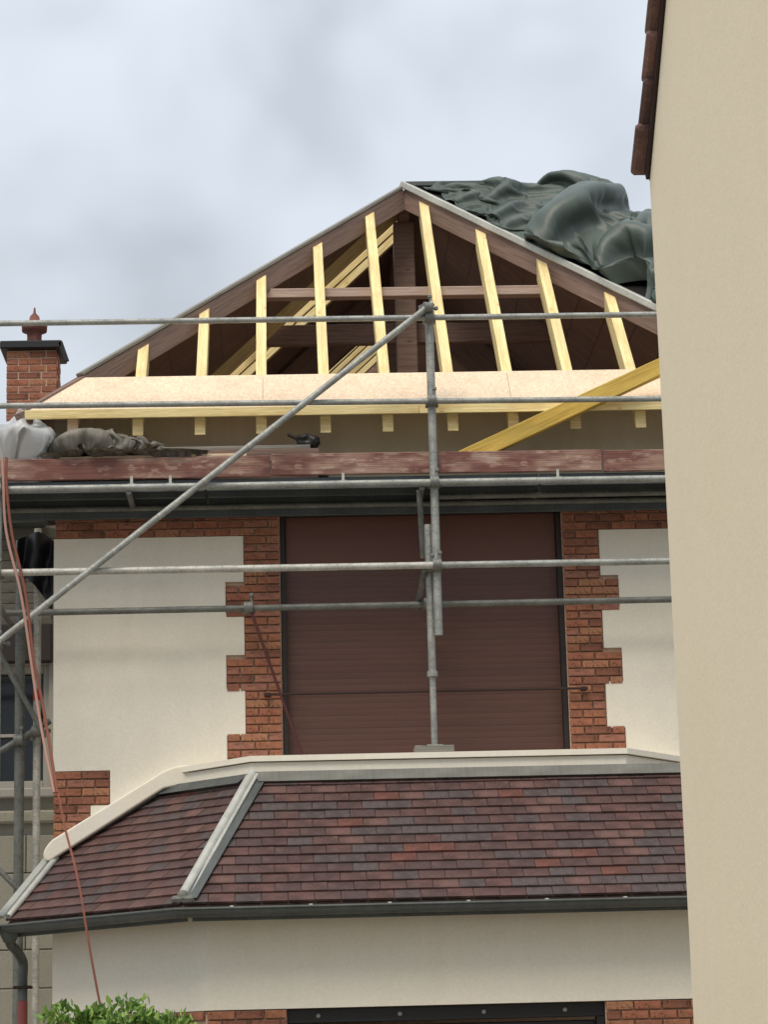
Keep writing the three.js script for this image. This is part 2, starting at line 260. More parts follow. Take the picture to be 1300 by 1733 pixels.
{ // window quoins
  const inTooth = (y) => teeth.some(([a, b]) => y + COURSE / 2 > a && y + COURSE / 2 < b);
  for (const side of [0, 1]) {
    const q = holder(house, 'window_quoin');
    for (let k = 0; ; k++) {
      const y = 4.333 + k * COURSE; if (y + COURSE > BT + 0.002) break;
      const wide = inTooth(y), outer = wide ? 0.495 : 0.33, cuts = wide ? (k % 2 ? [0, 0.1275, 0.3755, 0.495] : [0, 0.2475, 0.495]) : (k % 2 ? [0, 0.12, 0.33] : [0, 0.21, 0.33]);
      for (let i = 0; i < cuts.length - 1; i++) side ? brick(q, 4.59 + cuts[i], 4.59 + cuts[i + 1], y, 0.008) : brick(q, 2.03 - cuts[i + 1], 2.03 - cuts[i], y, 0.008);
    }
  }
  for (const [a, b] of [[0.005, 2.03], [4.59, HW]]) {
    const q = holder(house, 'brick_band');
    for (let k = 0; k < 3; k++) { let x = a, i = 0; while (x < b - 0.03) { const w = i === 0 && k % 2 ? 0.12 : 0.225, e = Math.min(b, x + w + (b - x - w < 0.06 ? 0.06 : 0)); brick(q, x, e, BT + k * COURSE, 0.008); x = e; i++; } }
  }
  const q = holder(house, 'corner_quoin');
  for (let k = 0; k < 9; k++) {
    const y = 4.325 - (k + 1) * COURSE, w = k < 4 ? 0.5 : k < 8 ? 0.33 : 0.33; const cuts = k < 4 ? (k % 2 ? [0, 0.12, 0.37, 0.5] : [0, 0.25, 0.5]) : (k % 2 ? [0, 0.12, 0.33] : [0, 0.21, 0.33]);
    for (let i = 0; i < cuts.length - 1; i++) if (y > roofLine(cuts[i]) - 0.12) brick(q, cuts[i], cuts[i + 1], y, 0.008);
  }
}
{ // roller shutter
  const s = holder(house, 'roller_shutter'), n = 38, y0 = 4.345, y1 = 6.12, h = 0.0555;
  const prof = []; for (let i = 0; i <= 6; i++) { const t = i / 6; prof.push([0.0014 * Math.sin(t * Math.PI), t * (h - 0.0008)]); }
  prof.push([-0.012, h - 0.0008], [-0.012, 0]);
  const g = prism(prof.map(([a, b]) => [-a, b]).reverse(), OX1 - OX0 - 0.09).rotateY(Math.PI / 2).translate(OX0 + 0.045, 0, -0.14);
  for (let k = 0; y0 + k * h < y1; k++) { const o = part(s, 'slat', g, M.shutter[k % 3]); o.position.set(0, y0 + k * h, rr(-0.0012, 0.0012)); }
  part(s, 'shutter_top_panel', box(OX0 + 0.05, OX1 - 0.05, 6.135, 6.617, -0.2, -0.09, 0.006), M.shutterTopTone);  // added top panel; its redder tone paints in a difference of light
  for (const x of [OX0 + 0.001, OX1 - 0.049]) part(s, 'guide_rail', box(x, x + 0.048, 4.335, 6.617, -0.2, -0.035, 0.004), M.rail);
  part(s, 'head_trim', box(OX0 + 0.05, OX1 - 0.05, 6.6, 6.618, -0.088, -0.035), M.rail);
  part(s, 'window_board', box(OX0 + 0.003, OX1 - 0.003, 4.333, 6.6, -0.27, -0.21), M.black);
  const bar = holder(house, 'window_bar');
  part(bar, 'rod', tube(V(1.87, 4.962, 0.07), V(4.755, 4.962, 0.07), 0.011, 10), M.iron);
  for (const x of [1.9, 4.72]) part(bar, 'bracket', box(x - 0.03, x + 0.03, 4.948, 4.978, 0.008, 0.08, 0.004), M.iron);
}
{ // ledge under the shutter
  const c = holder(house, 'cornice');
  const plan = (e) => [[1.06 - e * 1.4, 0.0], [1.765 - e * 0.4, 0.75 + e], [4.975 + e * 0.4, 0.75 + e], [5.62 + e * 1.4, 0.0]];
  const lift = (e, y0, y1) => prism(plan(e).map(([x, z]) => [x, -z]).reverse(), y1 - y0).rotateX(-Math.PI / 2).translate(0, y0, 0.0);
  part(c, 'lower_band', lift(0, 4.172, 4.272), M.mouldCream);
  part(c, 'groove', lift(-0.015, 4.272, 4.28), M.lead);
  part(c, 'upper_band', lift(0.03, 4.28, 4.328), M.mouldCream);
  // raking band that follows the bay roof down the wall
  const band = new THREE.Shape(), lo = (x) => roofLine(x) + 0.03; band.moveTo(1.3, 4.176); band.lineTo(1.08, 4.176); band.quadraticCurveTo(1.03, 4.17, 0.97, lo(0.97) + 0.02); band.lineTo(0.0, lo(0)); band.quadraticCurveTo(-0.05, lo(-0.05), -0.052, lo(-0.05) + 0.06); band.quadraticCurveTo(-0.05, lo(-0.05) + 0.11, 0.02, lo(0.02) + 0.135); band.lineTo(0.9, lo(0.9) + 0.135); band.quadraticCurveTo(1.05, lo(1.05) + 0.15, 1.2, 4.325); band.lineTo(1.3, 4.325); band.closePath();
  part(c, 'raking_band', uvBox(new THREE.ExtrudeGeometry(band, { depth: 0.1, bevelEnabled: true, bevelSize: 0.018, bevelThickness: 0.025, bevelSegments: 4, curveSegments: 10 }).translate(0, 0, 0.004)), M.mouldCream);
}

// ---------------------------------------------------------------- bay: walls, roof, gutter
{
  const bay = holder(house, 'bay_wall');
  const shellS = (pts, y0, y1) => prism(pts.map(([x, z]) => [x, -z]).reverse(), y1 - y0).rotateX(-Math.PI / 2).translate(0, y0, 0);
  part(bay, 'render', shellS([[0.05, 0.004], [0.05, 0.5], [1.4, 1.85], [6.8, 1.85], [6.8, 1.6], [1.5, 1.6], [0.3, 0.4], [0.3, 0.004]], 2.176, 2.93), M.cream);
  part(bay, 'left_wall', shellS([[0.06, 0.004], [0.06, 0.49], [1.38, 1.81], [1.5, 1.6], [0.3, 0.4], [0.3, 0.004]], 0, 2.172), M.mortar);
  part(bay, 'pier_core', box(1.384, 2.03, 0, 2.172, 1.6, 1.815), M.mortar);
  part(bay, 'pier_core', box(4.57, 6.79, 0, 2.172, 1.6, 1.815), M.mortar);
  for (const [x0, x1] of [[1.40, 2.03], [4.57, 5.5]]) {
    const p = holder(house, 'brick_pier');
    for (let k = 0; k < 9; k++) { let x = x0, i = 0; while (x < x1 - 0.02) { let w = i === 0 && k % 2 ? 0.12 : 0.225; if (x1 - x - w < 0.06) w = x1 - x; brick(p, x, x + w, 2.172 - (k + 1) * COURSE, 1.852); x += w; i++; } }
  }
  const lf = holder(house, 'brick_pier');
  for (let k = 0; k < 4; k++) for (let i = 0; i < 8; i++) { const t = (i + 0.5 + (k % 2 ? 0.5 : 0)) * 0.225; if (t > 1.75) continue; const b = brick(lf, 0, 0.225, 2.172 - (k + 1) * COURSE, 0, -Math.PI / 4); b.position.x = 1.385 - t * 0.7071 ; b.position.z = 1.825 - t * 0.7071; }
  const d = holder(house, 'garage_door');
  part(d, 'frame', merge([box(2.034, 4.566, 2.06, 2.17, 1.66, 1.78, 0.004), box(2.034, 2.1, 0, 2.058, 1.66, 1.78, 0.004), box(4.5, 4.566, 0, 2.058, 1.66, 1.78, 0.004)]), M.black);
  for (let k = 0; k < 4; k++) { part(d, 'panel', box(2.104, 4.496, 0.01 + k * 0.51, 0.505 + k * 0.51, 1.64, 1.69, 0.008), M.doorDark); }
  for (let k = 0; k < 4; k++) part(d, 'pane', box(2.3 + k * 0.54, 2.72 + k * 0.54, 1.68, 1.98, 1.692, 1.7, 0.002), M.glass);
  for (const x of [2.28, 2.93, 3.6, 4.25]) part(d, 'bolt', new THREE.SphereGeometry(0.018, 10, 8).scale(1, 1, 0.5).translate(x, 2.115, 1.783), M.galv);
  part(house, 'garage_floor', box(0.4, 6.7, 0.0, 0.02, 0.05, 1.58), M.ground);
}
const RS = 0.8415, RL = Math.hypot(1, RS);
const frontFace = { o: V(1.2164, 2.99, 2.124), e: V(1, 0, 0), s: V(0, RS / RL, -1 / RL) };
const leftFace = { o: V(1.2164, 2.99, 2.124), e: V(Math.SQRT1_2, 0, Math.SQRT1_2), s: V(Math.SQRT1_2 / RL, RS / RL, -Math.SQRT1_2 / RL) };
{
  const roof = holder(house, 'bay_roof');
  for (const f of [frontFace, leftFace]) f.n = f.s.clone().cross(f.e).multiplyScalar(-1);
  const to2 = (f, p) => { const d = p.clone().sub(f.o); return [d.dot(f.e), d.dot(f.s)]; };
  const P = (f, a, b, h = 0) => f.o.clone().addScaledVector(f.e, a).addScaledVector(f.s, b).addScaledVector(f.n, h);
  const hipTop = V(1.789 - 0.01, 4.135, 0.7625);
  frontFace.poly = [[0, 0], [5.7, 0], [5.7, 1.79], to2(frontFace, hipTop)];
  leftFace.poly = [to2(leftFace, V(-0.33, 2.99, 0.575)), [0, 0], to2(leftFace, hipTop), to2(leftFace, V(1.02, 4.137, 0)), to2(leftFace, V(0, 3.53, 0))];
  for (const f of [frontFace, leftFace]) { // boarding under the tiles
    part(roof, 'roof_deck', slab(f.poly.map(([a, b]) => P(f, a, b, -0.045)), f.n.clone().multiplyScalar(0.025)), M.brown[0]);
  }
  const TW = 0.21, EXP = 0.1265, TLen = 0.2, TH = 0.017, list = [];
  const full = prism([[0.0025, 0], [TW - 0.0025, 0], [TW - 0.0025, TLen], [0.0025, TLen]], TH);
  for (const f of [frontFace, leftFace]) {
    const poly = f.poly;
    const amin = Math.min(...poly.map((p) => p[0])), amax = Math.max(...poly.map((p) => p[0])), bmax = Math.max(...poly.map((p) => p[1]));
    for (let r = 0; r * EXP < bmax - 0.02; r++) for (let a = Math.floor(amin / TW) * TW + (r % 2 ? TW / 2 : 0) - TW; a < amax; a += TW) {
      const b = r * EXP - 0.01; let q = [[a + 0.0025, b], [a + TW - 0.0025, b], [a + TW - 0.0025, b + TLen], [a + 0.0025, b + TLen]];
      const before = JSON.stringify(q); const ext = poly.map((p) => [p[0], p[1] < 0.001 ? -0.03 : p[1]]);
      for (let i = 0; i < ext.length && q.length > 2; i++) q = clipPoly(q, ext[i], ext[(i + 1) % ext.length]);
      if (q.length < 3) continue; let ar = 0; q.forEach((p, i) => { const w = q[(i + 1) % q.length]; ar += p[0] * w[1] - w[0] * p[1]; }); if (Math.abs(ar) / 2 < 0.003) continue;
      const same = q.length === 4 && q.every((p, i) => { const z = JSON.parse(before); return z.some((w) => Math.hypot(w[0] - p[0], w[1] - p[1]) < 1e-6); });
      const centre = P(f, a + TW / 2, b + 0.06);
      list.push({ f, a, b, same, q: q.map(([x, y]) => [x - a, y - b]), score: -Math.abs(centre.x - 3.1) + (f === frontFace ? 0.45 : 0) });
    }
  }
  const place = (t) => { // lower edge rides on the course below
    const tilt = 0.13 + rr(-0.014, 0.016), e = t.f.e, s = t.f.s.clone().applyAxisAngle(e, -tilt), n = t.f.n.clone().applyAxisAngle(e, -tilt);
    return new THREE.Matrix4().makeBasis(e, s, n).setPosition(P(t.f, t.a, t.b, 0.008 + rr(0, 0.004)));
  };
  list.sort((x, y) => y.score - x.score);
  const rest = [];
  list.forEach((t, i) => {
    const m = place(t), g = t.same ? full : prism(t.q, TH);
    if (i < 300) { const v = rnd(), c = noise3(t.a * 2.2, t.b * 5, 1, 7); const o = part(roof, 'tile', g, M.tiles[v > 0.965 ? 9 : c > 0.6 && v > 0.35 ? (v > 0.7 ? 5 : 10) : Math.floor(rnd() * 9)]); o.applyMatrix4(m); } else rest.push(g.clone().applyMatrix4(m));
  });
  if (rest.length) { const cols = []; rest.forEach((g, i) => { const c = M.tiles[Math.floor(rnd() * 9)].color; for (let k = 0; k < g.attributes.position.count; k++) cols.push(c.r, c.g, c.b); }); const mg = merge(rest); mg.setAttribute('color', new THREE.Float32BufferAttribute(cols, 3));
    const o = part(roof, 'tile_remainder', mg, std({ vertexColors: true, map: tileMap, bumpMap: brickBump, bumpScale: 0.004, roughness: 0.72 })); o.userData.kind = 'stuff'; }
  // zinc hip with a roll and side flashings, foot piece
  const hipFoot = V(1.2164, 3.0, 2.124).addScaledVector(V(0, 0, 1), -0.04);
  const up = V(0, 0.05, 0.03);
  const A = hipTop.clone().add(V(-0.01, 0.045, 0.02)), B = hipFoot.clone().add(V(0.01, 0.065, 0.0));
  const hip = part(roof, 'hip_cap', merge([tube(A, B, 0.034, 16), beam(A.clone().add(V(0, -0.012, 0)), B.clone().add(V(0, -0.012, 0)), 0.12, 0.016, V(-0.2, 1, 0.3), 0.003)]), M.zinc);
  part(roof, 'hip_flashing', slab([P(frontFace, ...to2(frontFace, hipTop), 0.03), P(frontFace, 0, 0.02, 0.045), P(frontFace, 0.12, 0.02, 0.045), P(frontFace, to2(frontFace, hipTop)[0] + 0.12, 1.76, 0.04)], frontFace.n.clone().multiplyScalar(0.004)), M.zincDark);
  part(roof, 'hip_foot', merge([beam(B.clone().add(V(-0.09, -0.03, 0.0)), B.clone().add(V(0.09, -0.03, 0.04)), 0.06, 0.05, V(0, 1, 0.4), 0.012), new THREE.SphereGeometry(0.045, 12, 8).translate(B.x, B.y, B.z).toNonIndexed()]), M.lead);
  // flashing under the ledge and along the wall
  part(roof, 'top_flashing', slab([P(frontFace, to2(frontFace, hipTop)[0] + 0.04, 1.66, 0.045), P(frontFace, 5.6, 1.66, 0.045), P(frontFace, 5.6, 1.8, 0.05), P(frontFace, to2(frontFace, hipTop)[0], 1.8, 0.05)], frontFace.n.clone().multiplyScalar(0.006)), M.lead);
  part(roof, 'side_flashing', beam(V(0.0, roofLine(0) + 0.035, 0.035), V(1.05, roofLine(1.05) + 0.035, 0.035), 0.07, 0.05, V(0, 1, 0), 0.006), M.zincDark);
  part(roof, 'side_flashing', slab([P(leftFace, ...to2(leftFace, V(1.02, 4.137, 0.0)), 0.05), P(leftFace, ...to2(leftFace, V(1.02 + 0.74, 4.137, 0.74)), 0.05), P(leftFace, ...to2(leftFace, V(1.665, 4.05, 0.79)), 0.055), P(leftFace, ...to2(leftFace, V(0.93, 4.05, 0.06)), 0.055)], leftFace.n.clone().multiplyScalar(0.005)), M.zincDark);
  const vA = V(0.0, 3.57, 0.03), vB = V(-0.35, 3.03, 0.6);
  part(roof, 'verge_roll', merge([tube(vA.clone().add(V(0.04, 0, 0.03)), vB.clone().add(V(0.04, 0, 0.03)), 0.026, 14), beam(vA.clone().add(V(-0.04, -0.005, 0)), vB.clone().add(V(-0.04, -0.005, 0)), 0.09, 0.03, V(-0.4, 1, 0.3), 0.006)]), M.zinc);
  part(roof, 'verge_panel', slab([V(-0.335, 2.95, 0.575), V(-0.0, 2.95, 0.01), V(0.0, 3.53, 0.01)], V(0.03, 0, 0.02)), M.zincDark);
  // half-round gutter
  const prof = []; for (let i = 0; i <= 12; i++) { const t = Math.PI + (i / 12) * Math.PI; prof.push([0.062 * Math.cos(t), 0.062 * Math.sin(t)]); }
  for (let i = 0; i <= 6; i++) { const t = -Math.PI / 2 + (i / 6) * Math.PI * 1.4; prof.push([0.066 + 0.011 * Math.cos(t), 0.004 + 0.011 * Math.sin(t)]); }
  for (let i = 12; i >= 0; i--) { const t = Math.PI + (i / 12) * Math.PI; prof.push([0.056 * Math.cos(t), 0.056 * Math.sin(t)]); }
  const path = [[V(6.95, 2.945, 2.124), V(0, 0, 1)], [V(1.2164, 2.945, 2.124), V(-0.4142, 0, 1)], [V(-0.38, 2.945, 0.5276), V(-0.7071, 0, 0.7071)]];
  const rows = path.map(([p, o]) => prof.map(([a, b]) => p.clone().addScaledVector(o, a + 0.05).add(V(0, b, 0)))), tri = [];
  for (let i = 0; i < rows.length - 1; i++) for (let j = 0; j < prof.length - 1; j++) tri.push(rows[i][j], rows[i + 1][j], rows[i + 1][j + 1], rows[i][j], rows[i + 1][j + 1], rows[i][j + 1]);
  const gg = new THREE.BufferGeometry(); gg.setAttribute('position', new THREE.Float32BufferAttribute(tri.flatMap((v) => [v.x, v.y, v.z]), 3)); gg.computeVertexNormals();
  const gutter = part(house, 'gutter', uvBox(gg), M.zincDark);
  for (let x = 1.6; x < 6.8; x += 0.62) part(gutter, 'gutter_bracket', box(x, x + 0.03, 2.955, 2.967, 2.1, 2.25, 0.002), M.zinc);
  part(house, 'eaves_board', box(1.3, 6.9, 2.86, 2.95, 2.085, 2.105), M.zincDark);
  part(house, 'eaves_board', beam(V(1.26, 2.905, 2.08), V(-0.3, 2.905, 0.52), 0.02, 0.09), M.zincDark);
  const pipe = holder(house, 'downpipe');
  const curve = new THREE.CatmullRomCurve3([V(-0.3, 2.9, 0.62), V(-0.3, 2.82, 0.6), V(-0.25, 2.74, 0.42), V(-0.22, 2.66, 0.3), V(-0.22, 2.56, 0.3)]);
  part(pipe, 'swan_neck', new THREE.TubeGeometry(curve, 24, 0.042, 12), M.zincDark);
  part(pipe, 'hopper', new THREE.CylinderGeometry(0.1, 0.05, 0.11, 16).translate(-0.3, 2.87, 0.62), M.zincDark);
  part(pipe, 'pipe', tube(V(-0.22, 2.34, 0.3), V(-0.22, 2.58, 0.3), 0.04), M.zincDark);
  part(pipe, 'lower_pipe', tube(V(-0.22, 0, 0.3), V(-0.22, 2.338, 0.3), 0.042), M.redPipe, 'reddish lower pipe');
  part(pipe, 'pipe_clip', box(-0.3, -0.14, 2.44, 2.465, 0.25, 0.35, 0.003), M.iron);
}

// ---------------------------------------------------------------- the open hip roof
const TP = Math.tan(43 * DEG), EZ = 0.47, EY = 7.49, AX = 3.41, AZ = EZ - 3.66, AY = EY + 3.66 * TP;
const frontY = (z) => EY + (EZ - z) * TP, hipZ = (x) => EZ - (x < AX ? x - (AX - 3.66) : AX + 3.66 - x);
{
  const fr = holder(house, 'roof_frame'); const C = Math.cos(43 * DEG), S = Math.sin(43 * DEG);
  const nrm = V(0, C, S);
  // common rafters of the front face
  [0.2, 0.78, 1.335, 1.885, 2.46, 3.02, 3.605, 4.15, 4.71, 5.30, 5.87, 6.44].forEach((x, k) => {
    const zt = 0.42, zh = hipZ(x) - 0.0, D = 0.185, o = 0.024;                 // o: below the boarding
    const L0 = (EZ - zt) / C, L1 = (EZ - zh) / C;                                // along the slope from the eave
    const drop = D * Math.tan(43 * DEG);
    // local x up the slope, local y along the normal
    const g = prism([[L0, -o], [L1 + 0.02, -o], [L1 + 0.02 - drop, -o - D], [L0 - drop, -o - D]].reverse(), 0.094);
    basis(g, V(0, S, -C), V(0, C, S), V(1, 0, 0), V(x - 0.047, EY, EZ));
    part(fr, 'rafter', g, x > 0.5 && x < 5.6 ? M.yellow[k % 4] : M.pale[k % 3]);
  });
  // boarding strip along the eave, in three sheets
  const cuts = [AX - 3.66, 1.9, 4.14, AX + 3.66];
  for (let i = 0; i < 3; i++) {
    const z1 = 0.0, a = cuts[i] + 0.002, b = cuts[i + 1] - 0.002, w = EZ - z1;
    const pts = [V(a, EY, EZ), V(b, EY, EZ), V(i === 2 ? b - w : b, frontY(z1), z1), V(i === 0 ? a + w : a, frontY(z1), z1)];
    part(fr, 'boarding_sheet', slab(pts, V(0, -0.018 / C, 0)), M.osb[i], i ? undefined : 'pale wood sheet at the hip end');
  }
  for (const [a, b] of [[AX - 3.66, 3.3], [3.303, AX + 3.66]]) part(fr, 'fascia_board', box(a, b, 7.408, 7.492, 0.472, 0.494, 0.003), M.yellow[a > 0 ? 1 : 2]);
  // hip boards
  const A = V(AX, AY, AZ), hl = V(AX - 3.66, EY, EZ), hr = V(AX + 3.66, EY, EZ);
  part(fr, 'hip_rafter', beam(hl.clone().add(V(0, -0.12, 0)), A.clone().add(V(0, -0.12, 0)), 0.08, 0.2, V(0, 1, 0)), M.brown[2]);
  part(fr, 'hip_rafter', beam(A.clone().add(V(0, -0.12, 0)), hr.clone().add(V(0, -0.12, 0)), 0.08, 0.2, V(0, 1, 0)), M.brown[3]);
  part(fr, 'hip_board', beam(hl.clone().lerp(A, 0.13).add(V(0, 0.025, 0)), A.clone().add(V(0, 0.025, 0)), 0.1, 0.03, V(0, 1, 0)), M.greyBoard[0]);
  part(fr, 'hip_trim', beam(A.clone().add(V(0, 0.03, 0.02)), hr.clone().lerp(A, 0.1).add(V(0, 0.03, 0.02)), 0.13, 0.07, V(0, 1, 0), 0.01), M.zinc);
  // side slopes: old brown boards by the hips, new pale boards and yellow rafters behind on the left
  const back = -9.1, zb = -3.53, NB = 15;
  for (const sgn of [-1, 1]) for (let k = 0; k < NB; k++) {
    const u0 = (k / NB) * 3.66, u1 = ((k + 1) / NB) * 3.66 - 0.004, X = (u) => AX + sgn * (3.66 - u), Y = (u) => EY + u * TP - 0.002, Z = (u) => EZ - u;
    const q = (ue, ze) => V(X(ue), Y(ue), ze), upv = V(sgn * S * 0.024, C * 0.024, 0).add(V(0, -0.0, 0)), zEnd = sgn < 0 ? zb : back;
    part(fr, 'sarking_board', slab([q(u0, Z(u0) - 0.03), q(u1, Z(u1) - 0.03), q(u1, zEnd), q(u0, zEnd)], upv), M.brown[(k * 3 + (sgn > 0 ? 1 : 0)) % 4]);
    if (sgn < 0) part(fr, 'sarking_board', slab([q(u0, -4.66), q(u1, -4.66), q(u1, -6.75), q(u0, -6.75)], upv), M.brown[(k * 3 + 2) % 4]);
  }
  for (const z of [-3.52, -3.88, -4.3, -6.78, -7.2, -7.56, -8.0, -8.36, -8.8]) {
    const p = V(AX - 3.5, EY + 0.16 * TP, z), q = V(AX - 0.06, AY - 0.06 * TP, z), d = V(S, -C, 0).multiplyScalar(0.07);
    part(fr, 'side_rafter', beam(p.add(d), q.add(d), 0.075, 0.12, V(-S, C, 0)), M.yellow[Math.abs(Math.round(z * 5)) % 4]);
  }
  part(fr, 'ridge_beam', box(AX - 0.06, AX + 0.06, AY - 0.3, AY - 0.06, back, AZ - 0.05, 0.01), M.brown[1]);
  part(fr, 'rear_gable', slab([V(AX - 3.4, 7.33, back - 0.004), V(AX + 3.4, 7.33, back - 0.004), V(AX + 3.66, EY, back - 0.004), V(AX, AY + 0.03, back - 0.004), V(AX - 3.66, EY, back - 0.004)], V(0, 0, -0.04)), M.brown[0]);
  part(fr, 'purlin', box(1.9, 4.72, 9.215, 9.31, -1.82, -1.7, 0.006), M.oldPink[0]);
  // trusses: post, collar, principals
  const truss = (z, post, princ) => {
    if (post) part(fr, 'king_post', box(AX - 0.11, AX + 0.11, 7.6, AY - 0.3, z - 0.09, z + 0.09, 0.01), M.brown[1]);
    part(fr, 'collar_beam', box(AX - 1.75, AX + 1.75, 9.30, 9.52, z - 0.2, z - 0.1, 0.008), M.brown[0]);
    part(fr, 'tie_beam', box(AX - 3.3, AX + 3.3, 7.34, 7.6, z - 0.1, z + 0.1, 0.01), M.brown[3]);
    for (const s of [-1, 1]) if (princ) part(fr, 'principal_rafter', beam(V(AX + s * 3.2, EY + 0.2, z), V(AX + s * 0.12, AY - 0.42, z), 0.14, 0.34, V(0, 1, 0), 0.01), M.brown[2]);
    for (const s of [-1, 1]) if (princ) part(fr, 'strut', beam(V(AX + s * 0.12, 8.6, z), V(AX + s * 1.5, 9.2, z), 0.12, 0.14, V(0, 1, 0), 0.01), M.brown[1]);
  };
  truss(-3.5, true, false); truss(-5.75, true, true);
  // cross ridge running to the right, under the tarpaulin
  const e = V(5.35, AY - 0.04, AZ), h2 = V(6.25, EY + 0.82 * TP, EZ - 0.82), h3 = V(6.25, EY + 0.82 * TP, 2 * AZ - (EZ - 0.82));
  part(fr, 'wing_slope', slab([A.clone().add(V(0.05, -0.03, 0)), e, h2], V(0, 0.02, 0.02)), M.black);
  part(fr, 'wing_slope', slab([A.clone().add(V(0.05, -0.03, 0)), e, h3], V(0, 0.02, -0.02)), M.black);
  part(fr, 'wing_slope', slab([e, h2, h3], V(0.02, 0.01, 0)), M.black);
  part(fr, 'wing_ridge', beam(A.clone().add(V(0.02, 0.03, 0)), V(4.35, AY + 0.03, AZ), 0.12, 0.05), M.zincDark);
}

// ---------------------------------------------------------------- tarpaulin heaped over the cross ridge
// a sheet with slack in it, let down on what lies beneath until its folds settle
function drape(nu, nv, at, slackIn, slackV, support, pinned, steps, seed, stiff = 7) {
  const N = (nu + 1) * (nv + 1), p = new Float64Array(N * 3), o = new Float64Array(N * 3), I = (i, j) => (j * (nu + 1) + i), fix = new Uint8Array(N);
  for (let j = 0; j <= nv; j++) for (let i = 0; i <= nu; i++) { const q = at(i / nu, j / nv), k = I(i, j); p.set([q.x, q.y, q.z], k * 3); fix[k] = pinned(i / nu, j / nv) ? 1 : 0; }
  const E = [], add = (a, b, k, kind) => E.push([a, b, Math.hypot(p[a * 3] - p[b * 3], p[a * 3 + 1] - p[b * 3 + 1], p[a * 3 + 2] - p[b * 3 + 2]) * k, kind]);
  for (let j = 0; j <= nv; j++) for (let i = 0; i <= nu; i++) {
    const slackU = typeof slackIn === 'function' ? slackIn(i / nu) : slackIn;
    if (i < nu) add(I(i, j), I(i + 1, j), slackU, 0); if (j < nv) add(I(i, j), I(i, j + 1), slackV, 0);
    if (i < nu && j < nv) { const d = (slackU + slackV) / 2; add(I(i, j), I(i + 1, j + 1), d, 0); add(I(i + 1, j), I(i, j + 1), d, 0); }
    if (i + 3 <= nu) add(I(i, j), I(i + 3, j), slackU * 0.9, 1); if (j + 3 <= nv) add(I(i, j), I(i, j + 3), slackV * 0.9, 1);
    if (stiff >= 7 && i + 7 <= nu) add(I(i, j), I(i + 7, j), slackU * (stiff > 7 ? 0.82 : 0.62), 1); if (stiff >= 7 && j + 7 <= nv) add(I(i, j), I(i, j + 7), slackV * (stiff > 7 ? 0.82 : 0.62), 1);
    if (stiff > 7) { if (i + stiff <= nu) add(I(i, j), I(i + stiff, j), slackU * 0.62, 1); if (j + stiff <= nv) add(I(i, j), I(i, j + stiff), slackV * 0.7, 1); }
  }
  for (let k = 0; k < N; k++) if (!fix[k]) { const x = p[k * 3], y = p[k * 3 + 1], z = p[k * 3 + 2]; const nf = stiff < 7 ? 13 : 2.6; p[k * 3 + 1] += 0.10 * (fbm(x * nf, y * nf, z * nf, 2, seed) - 0.3); const mf = nf * 1.5; p[k * 3] += 0.05 * (noise3(x * mf, y * mf, z * mf, seed + 5) - 0.5); p[k * 3 + 2] += 0.05 * (noise3(x * mf, y * mf, z * mf, seed + 9) - 0.5); }
  o.set(p);
  for (let s = 0; s < steps; s++) {
    for (let k = 0; k < N; k++) if (!fix[k]) for (let c = 0; c < 3; c++) { const a = k * 3 + c, v = (p[a] - o[a]) * 0.86; o[a] = p[a]; p[a] += v - (c === 1 ? 0.0016 : 0); }
    for (let it = 0; it < 4; it++) {
      for (const [a, b, L, kind] of E) {
        const dx = p[b * 3] - p[a * 3], dy = p[b * 3 + 1] - p[a * 3 + 1], dz = p[b * 3 + 2] - p[a * 3 + 2], l = Math.hypot(dx, dy, dz) || 1e-6; if (kind && l > L) continue;
        const f = ((l - L) / l) * (kind ? 0.2 : 0.42), wa = fix[a] ? 0 : fix[b] ? 1 : 0.5 * 1.15, wb = fix[b] ? 0 : fix[a] ? 1 : 0.5 * 1.15;
        p[a * 3] += dx * f * wa; p[a * 3 + 1] += dy * f * wa; p[a * 3 + 2] += dz * f * wa; p[b * 3] -= dx * f * wb; p[b * 3 + 1] -= dy * f * wb; p[b * 3 + 2] -= dz * f * wb;
      }
      for (let k = 0; k < N; k++) { const h = support(p[k * 3], p[k * 3 + 2]) + 0.012; if (p[k * 3 + 1] < h) { p[k * 3 + 1] = h; p[k * 3] = mix(p[k * 3], o[k * 3], 0.5); p[k * 3 + 2] = mix(p[k * 3 + 2], o[k * 3 + 2], 0.5); } }
    }
  }
  const fine = 2, mu = nu * fine, mv = nv * fine, Q = [], uv = [], cl = (a, m) => Math.max(0, Math.min(m, a));   // smooth the grid through its points
  const cr = (a, b, c, d, t) => b + 0.5 * t * (c - a + t * (2 * a - 5 * b + 4 * c - d + t * (3 * (b - c) + d - a)));
  for (let j = 0; j <= mv; j++) for (let i = 0; i <= mu; i++) {
    const bi = Math.min(nu - 1, Math.floor(i / fine)), bj = Math.min(nv - 1, Math.floor(j / fine)), ti = i / fine - bi, tj = j / fine - bj;
    for (let c = 0; c < 3; c++) { const row = (jj) => cr(...[-1, 0, 1, 2].map((k) => p[I(cl(bi + k, nu), cl(jj, nv)) * 3 + c]), ti); Q.push(cr(row(bj - 1), row(bj), row(bj + 1), row(bj + 2), tj)); }
    uv.push((i / mu) * 4, (j / mv) * 3);
  }
  const idx = []; for (let j = 0; j < mv; j++) for (let i = 0; i < mu; i++) { const a = j * (mu + 1) + i, c = a + mu + 1; idx.push(a, a + 1, c + 1, a, c + 1, c); }
  const g = new THREE.BufferGeometry();
  g.setAttribute('position', new THREE.Float32BufferAttribute(Q, 3)); g.setAttribute('uv', new THREE.Float32BufferAttribute(uv, 2)); g.setIndex(idx); g.computeVertexNormals(); return g;
}
